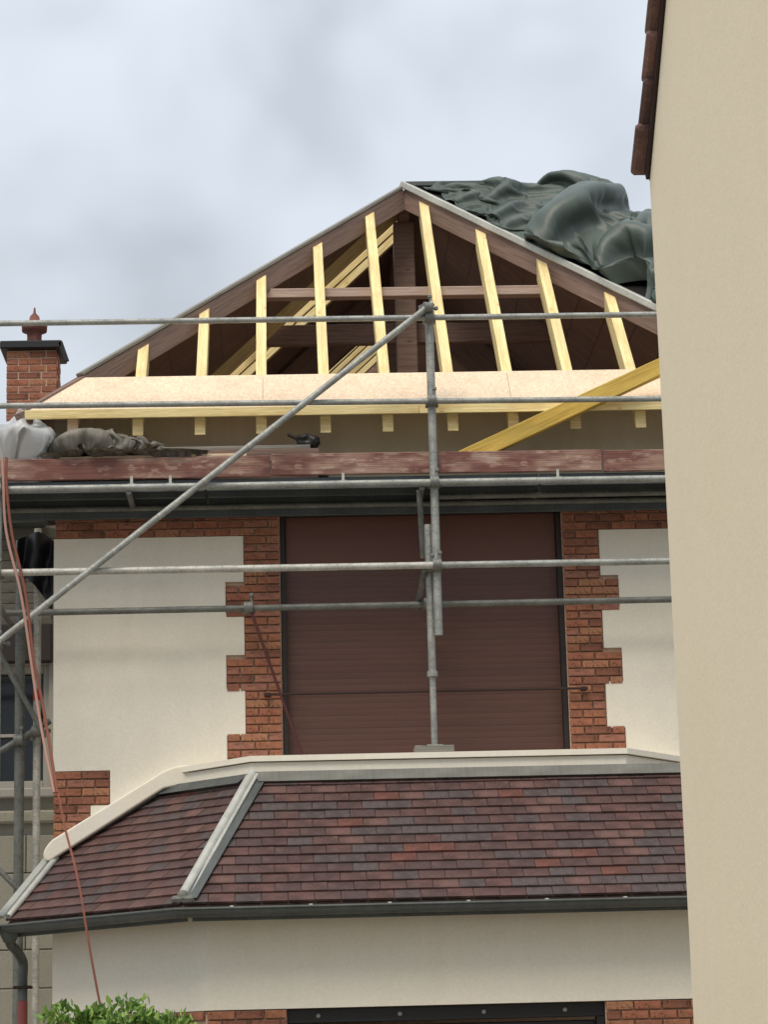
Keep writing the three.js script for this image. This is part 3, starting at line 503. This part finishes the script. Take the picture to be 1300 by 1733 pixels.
{
  const bump = (x, z, a, cx, cz, rx, rz) => a * Math.exp(-(((x - cx) / rx) ** 2) - (((z - cz) / rz) ** 2));
  const rightSlope = (x) => AY - Math.abs(x - AX) * TP;
  const support = (x, z) => Math.max(rightSlope(x) + 0.03, Math.min(frontY(z), AY - (AZ - z) * TP, AY - 0.06 - Math.max(0, x - 5.15) * 1.15) + 0.03) + bump(x, z, 0.24, 5.2, -2.25, 0.42, 0.5) + bump(x, z, 0.05, 4.1, -3.0, 0.2, 0.5) + bump(x, z, 0.12, 5.7, -1.9, 0.3, 0.4);
  const at = (u, v) => {
    const xb = 4.02 + 2.6 * u, xt = 3.74 + 2.5 * u; let x, z;
    if (v < 0.66) { const t = v / 0.66; x = mix(xb, xt, t); z = mix(hipZ(xb) + 0.02, AZ, t); } else { const t = (v - 0.66) / 0.34; x = xt + 0.15 * t; z = AZ - 0.9 * t; }
    return V(x, support(x, z) + (v < 0.01 ? 0.04 + 0.05 * Math.sin(u * 19) : 0.16), z);
  };
  M.tarp.side = THREE.DoubleSide;
  single('tarpaulin', drape(84, 58, at, (u) => mix(1.1, 1.5, Math.min(1, Math.max(0, (u - 0.18) / 0.3))), 1.16, support, (u, v) => v < 0.001 && Math.sin(u * 31) > -0.3, 130, 601, 9), M.tarp, 'dark green grey tarpaulin heaped in folds over the roof ridge', 'tarpaulin');
}

// ---------------------------------------------------------------- scaffold
const scaf = thing('scaffold', 'galvanised tube scaffold with deck, maroon toe boards and diagonal brace before the house', 'scaffold');
const ZP = 0.70;
{
  const c0 = (() => { // right-angle coupler: two saddles, flaps and bolts
    const a = [new THREE.CylinderGeometry(0.05, 0.05, 0.062, 14), new THREE.CylinderGeometry(0.043, 0.043, 0.062, 14).rotateZ(Math.PI / 2).translate(0, 0, 0.062), chamfer(0.07, 0.06, 0.05, 0.008).translate(0, 0, 0.032), new THREE.CylinderGeometry(0.009, 0.009, 0.075, 8).rotateZ(Math.PI / 2).translate(0.055, 0.012, 0.012), new THREE.CylinderGeometry(0.009, 0.009, 0.075, 8).translate(0.022, 0.048, 0.07), chamfer(0.03, 0.03, 0.03, 0.005).translate(0.092, 0.012, 0.012), chamfer(0.03, 0.026, 0.03, 0.005).translate(0.022, 0.088, 0.07)];
    return merge(a.map((g) => g.index ? g.toNonIndexed() : g));
  })();
  const coupler = (x, y, z, s = 1, ry = 0) => { const o = part(scaf, 'coupler', c0, M.coupler); o.position.set(x, y, z); o.rotation.set(rr(-0.03, 0.03), ry, rr(-0.04, 0.04)); o.scale.setScalar(s * 1.18); };
  part(scaf, 'post', tube(V(3.40, 5.354, ZP), V(3.40, 8.36, ZP), 0.037, 18), M.galv);
  part(scaf, 'post', merge([tube(V(3.338, 5.02, 0.64), V(3.338, 6.35, 0.64), 0.034, 16), tube(V(3.338, 5.0, 0.64), V(3.338, 5.05, 0.64), 0.048, 16)]), M.galv);
  part(scaf, 'base_jack', merge([tube(V(3.338, 4.40, 0.64), V(3.338, 5.04, 0.64), 0.028, 16), box(3.27, 3.406, 4.392, 4.404, 0.57, 0.71)]), M.galv);
  part(scaf, 'sole_board', box(3.16, 3.50, 4.33, 4.391, 0.5, 0.755, 0.006), M.greyBoard[1]);
  const RX0 = -1.6, RX1 = 7.4, zr = ZP + 0.062;
  part(scaf, 'guard_rail', tube(V(RX0, 8.217, zr), V(RX1, 8.213, zr), 0.026), M.galv);
  part(scaf, 'guard_rail', tube(V(RX0, 7.465, zr), V(RX1, 7.425, zr), 0.026), M.galv);
  part(scaf, 'ledger', tube(V(RX0, 6.705, zr), V(RX1, 6.705, zr), 0.03), M.galv);
  part(scaf, 'ledger', tube(V(RX0, 5.965, zr), V(3.42, 5.962, zr), 0.031), M.galvWhite, 'whitish tube');
  part(scaf, 'ledger', tube(V(3.425, 5.962, zr), V(RX1, 5.96, zr), 0.03), M.galv);
  part(scaf, 'inner_ledger', tube(V(RX0, 5.70, 0.26), V(RX1, 5.72, 0.26), 0.029), M.galvDark);
  part(scaf, 'edge_beam', box(RX0, RX1, 6.575, 6.697, 0.08, 0.115, 0.004), M.deck);
  part(scaf, 'inner_ledger', tube(V(RX0, 6.655, 0.16), V(RX1, 6.655, 0.16), 0.026), M.galvDark);
  part(scaf, 'inner_ledger', tube(V(3.46, 6.66, 0.4), V(RX1, 6.665, 0.4), 0.026), M.galvDark);
  part(scaf, 'diagonal_brace', tube(V(3.43, 8.33, zr + 0.06), V(-0.5, 5.265, zr + 0.06), 0.029, 16), M.galv);
  for (const y of [8.215, 7.445, 6.705, 5.962]) coupler(3.40, y, ZP);
  coupler(3.338, 5.962, 0.64, 0.95); coupler(3.36, 8.29, ZP + 0.06, 0.95, 0.3); coupler(-0.42, 5.33, ZP + 0.06, 0.95, 0.2);
  coupler(1.745, 5.712, 0.2, 1.05); coupler(3.338, 5.715, 0.2, 1);
  part(scaf, 'transom', tube(V(3.29, 6.665, 0.06), V(3.29, 6.665, 0.74), 0.026), M.galvDark);
  part(scaf, 'transom', tube(V(3.25, 5.71, 0.1), V(3.29, 5.93, 0.75), 0.026), M.galvDark);
  part(scaf, 'transom', tube(V(0.72, 6.665, 0.06), V(0.72, 6.665, 0.76), 0.026), M.galvDark);
  part(scaf, 'deck_strut', tube(V(3.27, 6.67, 0.62), V(3.3, 6.1, 0.42), 0.026), M.galvDark);
  // deck panels: steel trays with folded edges
  for (let k = 0; k < 3; k++) for (let j = 0; j < 2; j++) {
    const x0 = -1.55 + k * 2.95, x1 = x0 + 2.93, z0 = 0.075 + j * 0.275, z1 = z0 + 0.268, g = [box(x0, x1, 6.775, 6.80, z0, z1), box(x0, x1, 6.70, 6.774, z0, z0 + 0.02), box(x0, x1, 6.70, 6.774, z1 - 0.02, z1)];
    part(scaf, 'deck_panel', merge(g), M.deck);
  }
  for (const [i, a, b, dy] of [[0, -1.5, 1.96, 0.0], [1, 1.97, 4.9, 0.012], [2, 4.91, 7.4, -0.004]]) part(scaf, 'toe_board', beam(V(a, 6.905 + dy, 0.637), V(b, 6.905 + dy * 0.3, 0.637), 0.034, 0.195, V(0, 1, 0), 0.006), M.toe[i]);
  for (const x of [0.74, 1.08, 2.6, 4.5]) part(scaf, 'toe_bracket', merge([box(x - 0.012, x + 0.012, 6.735, 6.83, 0.656, 0.668), box(x - 0.03, x + 0.03, 6.735, 6.75, 0.656, 0.72)]), M.galvWhite);
  // left-hand posts, down to the ground
  part(scaf, 'post', tube(V(-0.42, 0.0, ZP), V(-0.42, 6.72, ZP), 0.037, 16), M.galv);
  part(scaf, 'post', tube(V(-0.34, 0.0, -0.4), V(-0.34, 6.5, -0.4), 0.045, 16), M.galvDark);
  const p = part(scaf, 'post', tube(V(-0.19, 0.0, -0.45), V(-0.19, 6.62, -0.45), 0.034, 16), M.galvWhite);
  part(p, 'tape_band', tube(V(-0.19, 5.03, -0.45), V(-0.19, 5.13, -0.45), 0.037, 16), M.red, 'red tape band');
  part(scaf, 'brace', tube(V(-0.75, 4.42, -0.36), V(-0.06, 4.83, -0.36), 0.028), M.galvDark);
  part(scaf, 'brace', tube(V(-0.6, 5.6, -0.32), V(-0.1, 4.68, -0.32), 0.026), M.galvDark);
  part(scaf, 'brace', tube(V(-0.75, 3.75, -0.3), V(-0.2, 3.2, -0.3), 0.026), M.galvDark);
  part(scaf, 'transom', tube(V(-0.42, 5.712, -0.6), V(-0.42, 5.712, 0.8), 0.026), M.galvDark);
  coupler(-0.34, 4.66, -0.4, 1); coupler(-0.19, 4.74, -0.45, 1); coupler(-0.42, 6.705, ZP, 1); coupler(-0.42, 5.965, ZP, 1);
}

// ---------------------------------------------------------------- loose things on and around the scaffold
single('timber_beam', beam(V(3.62, 6.935, 0.565), V(6.1, 8.06, 0.565), 0.098, 0.15, V(0, 1, 0), 0.006), M.beamY[0], 'long yellow timber beam leaning up to the right behind the guard rail', 'beam');
single('red_rod', merge([tube(V(1.76, 5.70, 0.28), V(2.2, 4.345, 0.5), 0.013, 10), tube(V(2.18, 4.338, 0.49), V(2.26, 4.338, 0.52), 0.012, 8)]), M.redRod, 'thin dark red rod slanting down across the shutter edge to the ledge', 'rod');
function crumple(g, amp, f, s, ridged = true) {
  g = mergeVertices(g.deleteAttribute('uv').deleteAttribute('normal')); const p = g.attributes.position, q = V(); g.computeVertexNormals(); const nn = g.attributes.normal.clone();
  for (let i = 0; i < p.count; i++) { q.fromBufferAttribute(p, i); const k = ridged ? 1 - Math.abs(2 * noise3(q.x * f + 7, q.y * f, q.z * f, s) - 1) : noise3(q.x * f, q.y * f, q.z * f, s); const k2 = 1 - Math.abs(2 * noise3(q.x * f * 2.3, q.y * f * 2.3 + 5, q.z * f * 2.3, s + 3) - 1); const d = amp * (k - 0.5) + amp * 0.5 * (k2 - 0.5); p.setXYZ(i, q.x + nn.getX(i) * d, q.y + nn.getY(i) * d, q.z + nn.getZ(i) * d); }
  g.computeVertexNormals(); return g;
}
{ // plastic bag: thin film sagging over what is in it
  const support = (x, z) => { const d = ((x + 0.23) / 0.21) ** 2 + ((z - 0.36) / 0.19) ** 2; return 6.803 + (d < 1 ? 0.68 * Math.pow(1 - d, 0.3) * (0.8 + 0.35 * noise3(x * 11, z * 11, 4, 761)) : 0); };
  M.bag.side = THREE.DoubleSide;
  single('plastic_bag', drape(84, 66, (u, v) => { const x = -0.47 + 0.5 * u, z = 0.1 + 0.5 * v; return V(x, support(x, z) + (u > 0 && u < 1 && v > 0 && v < 1 ? 0.05 : 0.01), z); }, 1.14, 1.1, (x, z) => z > 0.612 ? 7.1 : support(x, z), (u, v) => u === 0 || u === 1 || v === 0 || v === 1, 34, 771, 4), M.bag, 'crumpled white plastic bag at the end of the scaffold deck', 'bag');
}
{ // grey cloth heaped along the deck
  const hgt = (x) => 0.50 * Math.min(1, Math.max(0, (x - 0.0) / 0.15)) * (1 - 0.55 * Math.max(0, (x - 0.55) / 0.8)) * (0.82 + 0.3 * noise3(x * 6, 1, 2, 741));
  const support = (x, z) => 6.803 + Math.max(0, x > 0 && x < 1.36 ? hgt(x) * Math.exp(-(((z - 0.4) / 0.14) ** 4)) : 0);
  M.greyCloth.side = THREE.DoubleSide;
  single('cloth_bundle', drape(110, 50, (u, v) => V(0.02 + 1.3 * u, support(0.02 + 1.3 * u, 0.2 + 0.4 * v) + 0.08, 0.2 + 0.4 * v), 1.45, 1.35, (x, z) => z > 0.605 ? 7.05 : support(x, z), () => false, 80, 751), M.greyCloth, 'dirty grey cloth bundle heaped on the scaffold deck beside the bag', 'cloth');
}
single('plank', beam(V(0.1, 7.018, 0.53), V(1.75, 7.03, 0.53), 0.11, 0.03, V(0, 1, 0), 0.004), M.pale[1], 'pale plank lying under the grey cloth bundle on the deck', 'plank');
single('plank', beam(V(0.95, 7.122, 0.42), V(2.32, 7.118, 0.45), 0.09, 0.035, V(0, 1, 0), 0.004), M.greyBoard[0], 'narrow weathered plank lying on the board stack beside the black tool', 'plank');
{
  const t = thing('board_stack', 'low stack of weathered boards on the deck between the grey bundle and black tool', 'boards');
  for (let k = 0; k < 5; k++) part(t, 'board', beam(V(0.98 + rr(-0.08, 0.04), 6.832 + k * 0.06, 0.36), V(2.42 + rr(-0.1, 0.06), 6.832 + k * 0.06, 0.37), 0.26, 0.058, V(0, 1, 0), 0.005), k % 2 ? M.greyBoard[1] : M.brown[k % 4]);
}
{
  const t = thing('tool', 'small black tool lying on the board stack beside the diagonal tube', 'tool');
  part(t, 'body', crumple(new THREE.CapsuleGeometry(0.05, 0.09, 8, 20, 8).rotateZ(1.35), 0.03, 18, 721).translate(2.3, 7.185, 0.42), M.black);
  part(t, 'handle', tube(V(2.22, 7.2, 0.42), V(2.12, 7.25, 0.42), 0.016, 10), M.iron);
}
{ // rope from the deck to the garden
  const r = thing('rope', 'orange red rope hanging from the deck across the bay roof', 'rope');
  const pts = [[-0.34, 6.98, 0.80], [-0.335, 6.75, 0.83], [-0.29, 6.33, 0.82], [-0.16, 5.75, 0.84], [-0.085, 5.18, 0.86], [-0.01, 4.82, 0.9], [0.06, 4.46, 1.0], [0.15, 4.0, 1.2]].map((a) => V(...a));
  const low = [[0.155, 4.0, 1.2], [0.25, 3.65, 1.5], [0.36, 3.32, 1.85], [0.44, 3.02, 2.15], [0.51, 2.66, 2.3], [0.6, 2.2, 2.36], [0.7, 1.7, 2.4]].map((a) => V(...a));
  part(r, 'strand', new THREE.TubeGeometry(new THREE.CatmullRomCurve3(pts), 90, 0.013, 8), M.rope[0]);
  part(r, 'strand', new THREE.TubeGeometry(new THREE.CatmullRomCurve3(pts.map((p, i) => p.clone().add(V(-0.036 + 0.012 * Math.sin(i * 2), 0, 0.01)))), 90, 0.012, 8), M.rope[1]);
  part(r, 'tail', new THREE.TubeGeometry(new THREE.CatmullRomCurve3(low), 90, 0.0095, 8), M.rope[0]);
}
{ // black sheet hung over a tube at the corner
  const NU = 40, NV = 50, P = []; for (let j = 0; j <= NV; j++) for (let i = 0; i <= NU; i++) { const u = i / NU, v = j / NV; const ang = Math.PI * (1 - u); P.push(-0.19 + 0.17 * Math.cos(ang) * (1 - 0.1 * v), 6.42 + 0.12 * Math.sin(ang) - v * (0.25 + 0.5 * u), -0.28 + 0.05 * Math.sin(u * 14 + v * 2) + 0.03 * noise3(u * 6, v * 4, 1, 731)); }
  const idx = []; for (let j = 0; j < NV; j++) for (let i = 0; i < NU; i++) { const a = j * (NU + 1) + i, c = a + NU + 1; idx.push(a, c, a + 1, a + 1, c, c + 1); }
  const g = new THREE.BufferGeometry(); g.setAttribute('position', new THREE.Float32BufferAttribute(P, 3)); g.setIndex(idx); g.computeVertexNormals(); M.blackSheet.side = THREE.DoubleSide;
  single('plastic_sheet', g, M.blackSheet, 'black plastic sheet hanging from a scaffold tube at the house corner', 'sheet');
}

// ---------------------------------------------------------------- neighbouring house on the left, with the chimney
{
  const h = thing('neighbouring_house', 'grey stone neighbouring house with tall window and brick chimney at the picture edge', 'house');
  const ZW = -2, X1 = -0.13;
  const s = new THREE.Shape([[-6, 0], [X1, 0], [X1, 7.0], [-6, 7.0]].map(([a, b]) => new THREE.Vector2(a, b)));
  s.holes.push(new THREE.Path([[-1.35, 4.42], [-0.235, 4.42], [-0.235, 5.62], [-1.35, 5.62]].map(([a, b]) => new THREE.Vector2(a, b))));
  part(h, 'wall', uvBox(new THREE.ExtrudeGeometry(s, { depth: 0.3, bevelEnabled: false }).translate(0, 0, ZW - 0.3)), M.nbrWall);
  part(h, 'side_wall', box(X1 - 0.25, X1, 0, 7, -7, ZW - 0.302), M.nbrWall);
  const w = holder(h, 'window');
  part(w, 'pane', box(-1.3, -0.27, 4.45, 5.6, ZW - 0.18, ZW - 0.17), M.glass);
  part(w, 'frame', merge([box(-1.35, -1.29, 4.42, 5.62, ZW - 0.19, ZW - 0.08, 0.004), box(-0.295, -0.235, 4.42, 5.62, ZW - 0.19, ZW - 0.08, 0.004), box(-1.288, -0.297, 4.42, 4.5, ZW - 0.19, ZW - 0.08, 0.004), box(-1.288, -0.297, 5.55, 5.62, ZW - 0.19, ZW - 0.08, 0.004), box(-0.83, -0.74, 4.502, 5.548, ZW - 0.19, ZW - 0.09, 0.004), box(-0.738, -0.297, 4.93, 4.96, ZW - 0.185, ZW - 0.1, 0.002)]), M.frame);
  part(w, 'blind_box', box(-1.4, -0.2, 5.63, 6.0, ZW + 0.003, ZW + 0.14, 0.01), M.rail);
  part(w, 'sill', box(-1.5, -0.15, 4.32, 4.41, ZW - 0.1, ZW + 0.13, 0.012), M.frame);
  part(h, 'string_course', box(-6, X1 - 0.01, 4.08, 4.2, ZW + 0.002, ZW + 0.1, 0.02), M.nbrWall);
  for (let k = 0; k < 9; k++) part(h, 'added_dark_board', box(-6, X1 - 0.004, 6.01 + k * 0.107, 6.111 + k * 0.107, ZW + 0.003, ZW + 0.022 + (k % 2) * 0.002, 0.003), M.addedDarkBoard);  // added boards, put here only to make the upper wall darker
  const blocks = holder(h, 'stone_facing'); const bg = chamfer(0.572, 0.352, 0.05, 0.008);
  for (let r = 0; r < 11; r++) for (let c = 0; c < 4; c++) { const x = X1 - 0.02 - 0.29 - c * 0.58 - (r % 2 ? 0 : 0.29) + (r % 2 ? 0 : 0.0); const o = part(blocks, 'stone_block', bg, M.nbrWall); o.position.set(x, 0.19 + r * 0.36, ZW + 0.022 + rr(-0.002, 0.002)); if (r % 2 === 0 && c === 0) { const k = part(blocks, 'stone_block', chamfer(0.282, 0.352, 0.05, 0.008), M.nbrWall); k.position.set(X1 - 0.02 - 0.145 + 0.145 - 0.145, 0.19 + r * 0.36, ZW + 0.022); o.position.x = X1 - 0.02 - 0.29 - 0.29; } }
  part(h, 'eaves', box(-6.1, -0.27, 6.98, 7.1, -2.4, -1.75, 0.02), M.zincDark);
  part(h, 'roof', slab([V(-6.1, 7.1, -1.75), V(-0.28, 7.1, -1.75), V(-0.28, 8.25, -3.9), V(-6.1, 8.25, -3.9)], V(0, 0.06, 0.03)), M.tiles[2]);
  part(h, 'roof', slab([V(-6.1, 8.25, -3.9), V(-0.28, 8.25, -3.9), V(-0.28, 6.9, -7), V(-6.1, 6.9, -7)], V(0, 0.06, -0.03)), M.tiles[2]);
  const c = holder(h, 'chimney'); part(c, 'core', box(-0.76, -0.255, 7.4, 9.04, -3.28, -2.82), M.mortar);
  for (let k = 0; k < 22; k++) { const y = 9.035 - (k + 1) * COURSE; for (const [a, b] of k % 2 ? [[-0.77, -0.645], [-0.645, -0.41], [-0.41, -0.245]] : [[-0.77, -0.535], [-0.535, -0.36], [-0.36, -0.245]]) brick(c, a, b, y, -2.81); if (k < 16) { const b = brick(c, 0, 0.24, y, 0, Math.PI / 2); b.position.set(-0.27, y + COURSE / 2, -3.0 - (k % 2) * 0.1); } }
  part(c, 'cap', merge([box(-0.83, -0.19, 9.045, 9.13, -3.36, -2.74, 0.012), beam(V(-0.21, 9.11, -2.76), V(-0.14, 8.9, -2.76), 0.04, 0.05, V(1, 0, 0), 0.005)]), M.black);
  part(c, 'chimney_pot', new THREE.LatheGeometry([[0.0, 0], [0.085, 0], [0.075, 0.1], [0.08, 0.16], [0.13, 0.17], [0.135, 0.24], [0.1, 0.26], [0.06, 0.27], [0.05, 0.33], [0.015, 0.37], [0.008, 0.43], [0, 0.43]].map(([a, b]) => new THREE.Vector2(a, b)), 20).translate(-0.5, 9.13, -3.0), M.clay);
}

// ---------------------------------------------------------------- rendered gable on the right
{
  const h = thing('gable_house', 'plain beige rendered gable wall with brown verge tiles filling the right edge', 'house');
  const X = 4.158, Zf = 8.87, Ye = 6.46, SL = 0.79, half = 4.6, Zm = Zf + half, Zn = Zf + 2 * half, Yr = Ye + half * SL;
  const g = prism([[Zf, 0], [Zn, 0], [Zn, Ye], [Zm, Yr], [Zf, Ye]].map(([z, y]) => [-z, y]).reverse(), 0.3).rotateY(Math.PI / 2).translate(X, 0, 0);
  part(h, 'gable_wall', g, M.beige);
  part(h, 'rear_wall', box(X + 0.302, X + 7, 0, Ye - 0.02, Zf + 0.002, Zf + 0.3), M.beige);
  part(h, 'front_wall', box(X + 0.302, X + 7, 0, Ye - 0.02, Zn - 0.3, Zn - 0.002), M.beige);
  const o = 0.02;
  for (const s of [-1, 1]) {
    const a = V(X + 0.0, Ye - 0.02 * SL + o, s < 0 ? Zf - 0.02 : Zn + 0.02), b = V(X + 0.0, Yr + o, Zm);
    part(h, 'roof_slope', slab([a, b, b.clone().add(V(7.1, 0, 0)), a.clone().add(V(7.1, 0, 0))], V(0, 0.09, 0)), M.tiles[1]);
    part(h, 'verge_board', beam(V(X - 0.012, a.y + 0.03, a.z), V(X - 0.012, b.y + 0.03, b.z), 0.02, 0.09, V(0, 1, 0), 0.004), M.iron);
    const v = holder(h, 'verge'), d = b.clone().sub(a), L = d.length(), dir = d.clone().normalize(), tl = chamfer(0.34, 0.06, 0.13, 0.018), n = Math.floor(L / 0.29);
    for (let k = 0; k < n; k++) { const t = part(v, 'verge_tile', tl, M.verge[k % 3]); const p = a.clone().addScaledVector(dir, k * 0.29 + 0.11); t.position.set(X - 0.02 + rr(-0.012, 0.012), p.y + 0.085, p.z); const z = V(1, 0, 0), x = dir.clone().multiplyScalar(s < 0 ? 1 : -1).applyAxisAngle(z, (s < 0 ? 0.13 : -0.13) + rr(-0.04, 0.04)), y = z.clone().cross(x); if (y.y < 0) { x.negate(); y.negate(); } t.quaternion.setFromRotationMatrix(new THREE.Matrix4().makeBasis(x, y, x.clone().cross(y))); }
  }
}

// ---------------------------------------------------------------- shrub at the foot of the bay
{
  const h = thing('shrub', 'leafy light green shrub in front of the bay wall at the bottom edge', 'shrub');
  const stems = []; for (let i = 0; i < 7; i++) { const a = i * 0.9, p0 = V(0.72 + 0.08 * Math.cos(a), 0, 2.85 + 0.08 * Math.sin(a)), p1 = V(0.72 + 0.55 * Math.cos(a), 1.9, 2.85 + 0.35 * Math.sin(a)); stems.push(new THREE.TubeGeometry(new THREE.CatmullRomCurve3([p0, p0.clone().lerp(p1, 0.5).add(V(0, 0.1, 0)), p1]), 10, 0.016, 6)); }
  part(h, 'stem', merge(stems), M.bark);
  const leaf = (() => { const P = [0, 0, 0, 0.016, 0.02, 0.004, 0.0, 0.025, -0.003, -0.016, 0.02, 0.004, 0.014, 0.045, 0.003, -0.014, 0.045, 0.003, 0, 0.068, -0.006]; const g = new THREE.BufferGeometry(); g.setAttribute('position', new THREE.Float32BufferAttribute(P, 3)); g.setIndex([0, 1, 2, 0, 2, 3, 1, 4, 2, 3, 2, 5, 4, 6, 2, 2, 6, 5]); g.computeVertexNormals(); g.setAttribute('uv', new THREE.Float32BufferAttribute(new Array(14).fill(0), 2)); return g.toNonIndexed(); })();
  const sets = [[], [], [], []], m = new THREE.Matrix4(), q = new THREE.Quaternion(), e = new THREE.Euler();
  const lobes = []; for (let i = 0; i < 70; i++) { const x = rr(0.28, 1.36), top = 1.97 + 0.13 * Math.exp(-(((x - 0.62) / 0.35) ** 2)) + rr(-0.14, 0.07); lobes.push([x, i < 46 ? top - rr(0.0, 0.2) : rr(0.5, 1.8), 2.85 + rr(-0.3, 0.35), rr(0.08, 0.17)]); }
  for (const [x, y, z, r] of lobes) for (let i = 0; i < 190; i++) {
    const a = rr(0, 6.2832), b = Math.acos(rr(-1, 1)), k = r * Math.cbrt(rr(0.15, 1)); e.set(rr(-1.2, 1.2), rr(0, 6.28), rr(-1.2, 1.2)); q.setFromEuler(e); const s = rr(0.45, 1.3);
    m.compose(V(x + k * Math.sin(b) * Math.cos(a) * 1.2, y + k * Math.cos(b) * 0.8, z + k * Math.sin(b) * Math.sin(a)), q, V(s, s, s)); sets[Math.floor(rnd() * 4)].push(leaf.clone().applyMatrix4(m));
  }
  sets.forEach((l, i) => { const o = part(h, 'foliage', merge(l), M.leaf[i]); o.userData.kind = 'stuff'; });
}

scene.traverse((o) => { if (o.isMesh) { o.castShadow = true; o.receiveShadow = true; } });
renderer.render(scene, camera);
